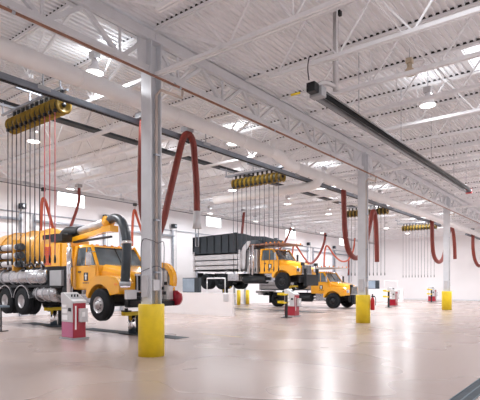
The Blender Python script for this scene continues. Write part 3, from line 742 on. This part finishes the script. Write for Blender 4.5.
# --- dump body shared
def dump_body(t, y0, y1, high):
    al = M['alu']
    b = MB(); z0, z1 = 1.2, 2.35
    b.box(-1.2, -1.14, y0, y1, z0, z1).box(1.14, 1.2, y0, y1, z0, z1).box(-1.14, 1.14, y0, y0 + .06, z0, z1).box(-1.14, 1.14, y1 - .06, y1, z0, z1).box(-1.14, 1.14, y0, y1, z0, z0 + .06)
    body = b.build('dump_box', al, t)
    r = MB()
    for s in (-1, 1):
        for z, h in ((z0, .1), (1.52, .07), (1.86, .07), (z1 - .1, .12)): r.box(*sorted((s * 1.2, s * 1.19)), y0, y1, z, z + h)
        for y in (y0, y1 - .12): r.box(*sorted((s * 1.2, s * 1.26)), y, y + .12, z0, z1 + .15)
    r.build('box_rib', al, body)
    if high:
        e = MB()
        e.prism([(y0 + .0, z1), (y1, z1), (y1, 3.5), (y0 + .7, 3.58), (y0 - .2, 3.5), (y0 - .9, 3.3), (y0 - 1.6, 3.16), (y0 - 1.6, 3.02), (y0 - .5, 3.06), (y0 - .3, 3.0)], 'X', -1.22, -1.16)
        e.prism([(y0 + .0, z1), (y1, z1), (y1, 3.5), (y0 + .7, 3.58), (y0 - .2, 3.5), (y0 - .9, 3.3), (y0 - 1.6, 3.16), (y0 - 1.6, 3.02), (y0 - .5, 3.06), (y0 - .3, 3.0)], 'X', 1.16, 1.22)
        e.box(-1.16, 1.16, y0, y0 + .05, z1, 3.4).box(-1.16, 1.16, y1 - .05, y1, z1, 3.4)
        ex = e.build('side_extension', M['tarp'], t)
        for s in (-1, 1):
            y = y0 + .3
            while y < y1:
                MB().box(*sorted((s * 1.22, s * 1.28)), y, y + .05, z1, 3.5).build('extension_rib', M['black'], ex); y += .62
        MB().prism([(y0, 1.3), (y0, 2.5), (y0 - .55, 3.0), (y0 - .75, 3.0), (y0 - .4, 2.4), (y0 - .3, 1.3)], 'X', -1.2, -1.1).build('front_slope', al, body)
    MB().prism([(y0 - .1, z1 + .35), (y0 + .05, z1 + .35), (y0 + .05, z1 + .47), (-.1, z1 + .44), (-.1, z1 + .38)], 'X', -1.1, 1.1).build('cab_shield', M['pipe'] if high else al, t)
    for s in (-1, 1):
        for k in range(5):
            MB().box(s * 1.0 - .03, s * 1.0 + .03, .0 + k * .3, .06 + k * .3, z1 + .44, z1 + .53).build('warning_light', M['amber'], t)

T2X, T2Y, T2Z = 24.6, 15.3, 1.3
t2 = thing('dump_truck', 'yellow dump truck raised high on a lift, with dark box extensions', 'truck', (T2X, T2Y, T2Z))
cab(t2); chassis(t2, (4.7, 6.0), 7.0)
for s in (-1, 1):
    wheel(t2, s * 1.2, 0, .52, s, rimm='black')
    for y in (4.7, 6.0): wheel(t2, s * 1.2, y, .52, s, True, rimm='black')
dump_body(t2, 3.05, 7.1, True)
for x, y in ((-1.12, 2.15), (-1.0, 2.45)):
    MB().tube([(x, y, .9), (x, y, 2.75)], .09, 12).build('exhaust_stack', M['chrome'], t2)
MB().box(-.95, .95, 1.95, 2.75, 1.0, 2.5).build('hydraulic_tank', M['alu'], t2, bevel=.02)
MB().box(-1.2, -.7, 3.2, 4.1, .55, 1.0).build('tool_box', M['silver'], t2, bevel=.02)
MB().tube([(-.95, 1.2, .62), (-.95, 2.9, .62)], .25, 16).build('fuel_tank', M['black'], t2)
MB().box(-.7, .7, -1.4, -1.2, .25, .9).box(-.75, -.65, -1.4, -1.25, .9, 1.25).box(.65, .75, -1.4, -1.25, .9, 1.25).build('plow_hitch', M['black'], t2)
mudflap(t2, 6.75, .3, 1.1)
for x in (-.78, .78):
    MB().box(x - .12, x + .12, -1.25, -1.12, 1.42, 1.6).bar((x, -1.15, 1.0), (x, -1.15, 1.45), .03).build('plow_light', M['black'], t2)
MB().bar((-1.15, 3.9, 1.35), (-1.15, 4.35, 1.05), .05).build('brace', M['chrome'], t2)

T3X, T3Y = 30.05, 14.8
t3 = thing('dump_truck', 'yellow dump truck standing on the floor between raised truck and second column', 'truck', (T3X, T3Y, 0))
cab(t3); chassis(t3, (4.5,), 6.2)
for s in (-1, 1):
    wheel(t3, s * 1.2, 0, .52, s, rimm='black'); wheel(t3, s * 1.2, 4.5, .52, s, True, rimm='black')
dump_body(t3, 2.35, 6.0, False)
MB().tube([(-.95, 1.7, .66), (-.95, 3.2, .66)], .25, 16).build('fuel_tank', M['black'], t3)
MB().box(-.8, .8, -1.4, -1.2, .3, .92).build('plow_hitch', M['black'], t3)
for x in (-.78, .78):
    MB().box(x - .12, x + .12, -1.25, -1.12, 1.42, 1.6).bar((x, -1.15, 1.0), (x, -1.15, 1.45), .03).build('plow_light', M['black'], t3)
mudflap(t3, 5.15, .25, 1.1)
MB().box(-1.0, 1.0, 6.0, 6.5, .95, 1.15).box(-.3, .3, 6.3, 6.8, .8, 1.0).build('spreader', M['alu'], t3)

# ------------------------------------------------------------------ lifts
def lift(x, y, h, label, slot=(-2, 2)):
    t = thing('vehicle_lift', label, 'vehicle lift', (x, y, 0))
    MB().box(-.28, .28, slot[0], slot[1], 0, .012).box(-.4, .4, -.35, .35, .012, .03).build('floor_plate', M['slate'], t)
    for s, m in ((-.14, 'chrome'),):
        MB().tube([(s, 0, .0), (s, 0, h)], .13, 16).build('piston', M[m], t)
    MB().box(.08, .2, -.08, .08, .0, h).build('guide_post', M['black'], t)
    MB().box(-.5, .5, -.1, .1, h, h + .12).build('saddle_beam', M['yellow'], t)
    for s in (-1, 1):
        MB().box(s * .38 - .1, s * .38 + .1, -.14, .14, h + .12, h + .17).box(s * .38 - .03, s * .38 + .03, -.05, .05, h + .17, h + .24).build('saddle', M['black'], t)
lift(T1X, T1Y - .35, .62, 'in-floor lift with yellow saddle under the front of the sewer truck', (-2.2, 2.8))
lift(T1X, T1Y + 4.4, .62, 'in-floor lift with yellow saddle under the rear of the sewer truck', (-.6, 2.2))
lift(T2X, T2Y, 1.45, 'tall in-floor lift under the front of the raised dump truck', (-2.2, 1.2))
lift(T2X, T2Y + 5.3, 1.38, 'tall in-floor lift under the rear axles of the raised dump truck', (-2.2, 1.2))

# ------------------------------------------------------------------ lift consoles and stands
def console(x, y, label, pink=False):
    t = thing('lift_console', label, 'control cabinet', (x, y, 0))
    MB().box(-.05, .5, -.05, .68, 0, .05).build('base', M['midgrey'], t)
    MB().box(0, .42, 0, .62, .05, 1.08).build('cabinet', M['red'], t, bevel=.01)
    MB().box(-.02, .0, .02, .6, .52, 1.06).box(-.02, .0, .02, .6, 1.06, 1.1).build('upper_panel', M['grey'], t)
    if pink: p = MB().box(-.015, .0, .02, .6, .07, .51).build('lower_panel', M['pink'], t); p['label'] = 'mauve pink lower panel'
    MB().box(-.028, -.02, .28, .56, .58, .72).box(-.028, -.02, .30, .56, .78, .90).box(-.028, -.02, .34, .56, .95, 1.03).build('notice_sheet', M['white'], t)
    MB().box(-.05, -.02, .1, .2, .84, .94).build('rotary_switch', M['black'], t)
    d = MB().prism([(0, 1.08), (.62, 1.08), (.62, 1.38), (.5, 1.40), (0, 1.14)], 'X', -.03, .45).build('control_desk', M['grey'], t, bevel=.01)
    MB().add([(.0, .12, 1.21), (.42, .12, 1.21), (.42, .42, 1.36), (.0, .42, 1.36), (.0, .12, 1.19), (.42, .12, 1.19), (.42, .42, 1.335), (.0, .42, 1.335)], [(0, 1, 2, 3), (7, 6, 5, 4), (0, 4, 5, 1), (1, 5, 6, 2), (2, 6, 7, 3), (3, 7, 4, 0)]).build('key_panel', M['midgrey'], d)
    for k in range(3): MB().tube([(.1 + .1 * k, .25, 1.26), (.1 + .1 * k, .24, 1.34)], .022, 8).build('button', M['black'], d)
    e = MB().box(.16, .4, -.14, 0, .52, .92).build('electrical_box', M['grey'], t, bevel=.01)
    MB().box(.2, .3, -.148, -.14, .68, .82).build('box_dial', M['white'], e)
    MB().box(.05, .1, -.006, 0, .3, 1.0).build('sign_strip', M['white'], t)
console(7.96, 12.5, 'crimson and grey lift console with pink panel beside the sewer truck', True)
console(20.5, 12.6, 'red and grey lift console in front of the raised dump truck')
console(34.6, 12.6, 'red and grey lift console right of the second column, beyond it')
console(45.5, 12.9, 'far red lift console half hidden by the third column')
def stand(x, y, label):
    t = thing('jack_stand', label, 'stand', (x, y, 0))
    MB().box(-.2, .2, -.2, .2, 0, .03).build('foot_plate', M['black'], t)
    MB().box(-.05, .05, -.05, .05, .03, 1.12).build('post', M['black'], t)
    for z in (.7, 1.1): MB().box(-.12, .12, -.04, .32, z, z + .08).box(-.3, .12, .2, .32, z + .02, z + .13).build('cradle_arm', M['yellow'], t)
stand(19.55, 12.5, 'black stand with yellow cradle arms by the dump truck console')
stand(32.95, 12.5, 'black stand with yellow cradle arms by the console past the second column')
stand(44.4, 12.9, 'small black stand with yellow arms just left of the third column')
ws = thing('work_stand', 'black metal work stand at the left frame edge below the truck wheels', 'stand', (7.75, 16.75, 0))
MB().box(-.2, .3, -.2, 1.1, .84, .9).build('top_plate', M['slatel'], ws)
for y in (-.1, 1.0):
    MB().tube([(.05, y, 0), (.05, y, .84)], .03, 8).build('leg', M['black'], ws)
    MB().bar((-.2, y, .015), (.3, y, .015), .05, .03).build('foot', M['black'], ws)
MB().bar((.05, -.1, .2), (.05, 1.0, .2), .035).build('cross_bar', M['black'], ws)

# fire extinguisher on the second column
ex = thing('fire_extinguisher', 'red fire extinguisher strapped to the right side of the second column sleeve', 'extinguisher', (COLX[1] + .1, CY - .38, .55))
MB().lathe([(0, 0), (0, .075), (.02, .085), (.42, .085), (.5, .05), (.55, .03), (.55, 0)], (0, 0, .0), 'Z', 16).build('cylinder', M['extred'], ex)
MB().box(-.03, .03, -.1, .04, .55, .6).box(-.02, .02, -.02, .02, .6, .68).build('valve', M['black'], ex)
MB().tube(smooth_path([(0, -.06, .58), (0, -.14, .5), (0, -.13, .2)], 4), .015, 6).build('discharge_hose', M['black'], ex)

# ------------------------------------------------------------------ low partition walls
def partition(x, y0, y1, label):
    t = thing('partition_wall', label, 'low wall', (x, 0, 0))
    MB().box(0, .18, y0, y1, 0, 1.15).build('wall_panel', M['wall'], t)
    MB().box(-.02, .2, y0 - .02, y1, 1.15, 1.19).build('cap', M['steel'], t)
    MB().box(-.06, 0, y0 + .25, y0 + .55, .75, 1.12).build('outlet_box', M['grey'], t, bevel=.01)
partition(18.7, 15.2, 23.9, 'low white partition wall between the first two truck bays')
partition(43.6, 15.2, 23.9, 'low white partition wall in the far bay, left of the far column')
def wallbox(x, y0, y1, z, label, lab2):
    t = thing('wash_cabinet', label, 'cabinet', (x, y0, z))
    MB().box(.0, .18, 0, y1 - y0, 0, .8).build('cabinet_body', M['tarp'], t, bevel=.01)
    MB().box(-.02, 0, .35, y1 - y0 - .03, .04, .76).build('cabinet_door', M['bluegrey'], t)
    r = thing('guard_rail', lab2, 'railing', (x + .09, y0 - 1.75, z))
    for y in (0, 1.25): MB().tube([(0, y, 0), (0, y, .78)], .02, 8).build('rail_post', M['white'], r)
    MB().tube([(0, 0, .76), (0, 1.25, .76)], .035, 8).build('top_rail', M['white'], r)
wallbox(18.7, 17.5, 18.75, 1.19, 'blue grey cabinet standing on the near low wall', 'white pipe railing on the near low wall, behind the dump truck wheels')
wallbox(43.6, 17.5, 18.75, 1.19, 'blue grey cabinet on the far low wall, right of the second column', 'thin railing on the far low wall, right of the second column')

# yellow bollards at the left wall
for px, lb in ((238.7, 'left of the two yellow posts seen under the raised dump truck'), (247.5, 'right of the two yellow posts seen under the raised dump truck')):
    a, b = ray(px); D = 23.3 / b
    t = thing('bollard', lb, 'bollard', (a * D, 23.3, 0))
    MB().tube([(0, 0, 0), (0, 0, 1.1)], .15, 14).build('post', M['yellow'], t)
    MB().lathe([(1.1, .15), (1.16, .11), (1.18, 0)], (0, 0, 0), 'Z', 14).build('cap', M['yellow'], t)

tag(MB().box(11.55, 11.63, 9.0, 10.7, 0, .004).build('floor_marking', M['paint']), 'worn pale yellow line painted on the floor right of the nearest column', 'floor marking')
# trench drain in the aisle
M['drain_edge'] = mat('drain_edge', (.10, .14, .17), .6, noise=.15)
dr = thing('trench_drain', 'dark slate trench drain cover crossing the lower right corner', 'drain', (0, 1.69, 0))
MB().box(2, 48, -.13, .13, 0, .008).build('grate', M['slate'], dr)
MB().box(2, 48, -.012, .012, .008, .011).box(2, 48, .125, .14, 0, .012).box(2, 48, -.14, -.125, 0, .012).build('frame_edge', M['drain_edge'], dr)

# ------------------------------------------------------------------ camera, world, render look
cam = bpy.data.cameras.new('camera'); co = bpy.data.objects.new('camera', cam); C.objects.link(co)
co.location = (0, 0, CAMZ); co.rotation_euler = (math.pi / 2, 0, TH - math.pi / 2)
cam.sensor_width = 36; cam.lens = F / 480 * 36; cam.shift_y = (HZ - 200) / 480; cam.clip_end = 200
SC.camera = co
w = bpy.data.worlds.new('world'); SC.world = w; w.use_nodes = True
w.node_tree.nodes['Background'].inputs[0].default_value = (.85, .92, 1, 1); w.node_tree.nodes['Background'].inputs[1].default_value = 1
SC.view_settings.view_transform = 'Standard'; SC.view_settings.look = 'None'; SC.view_settings.gamma = 1
SC.view_settings.exposure = -0.95
SC.cycles.max_bounces = 10; SC.cycles.diffuse_bounces = 7; SC.cycles.glossy_bounces = 4
SC.cycles.use_denoising = True; SC.cycles.use_light_tree = True
SC.cycles.sample_clamp_indirect = 6
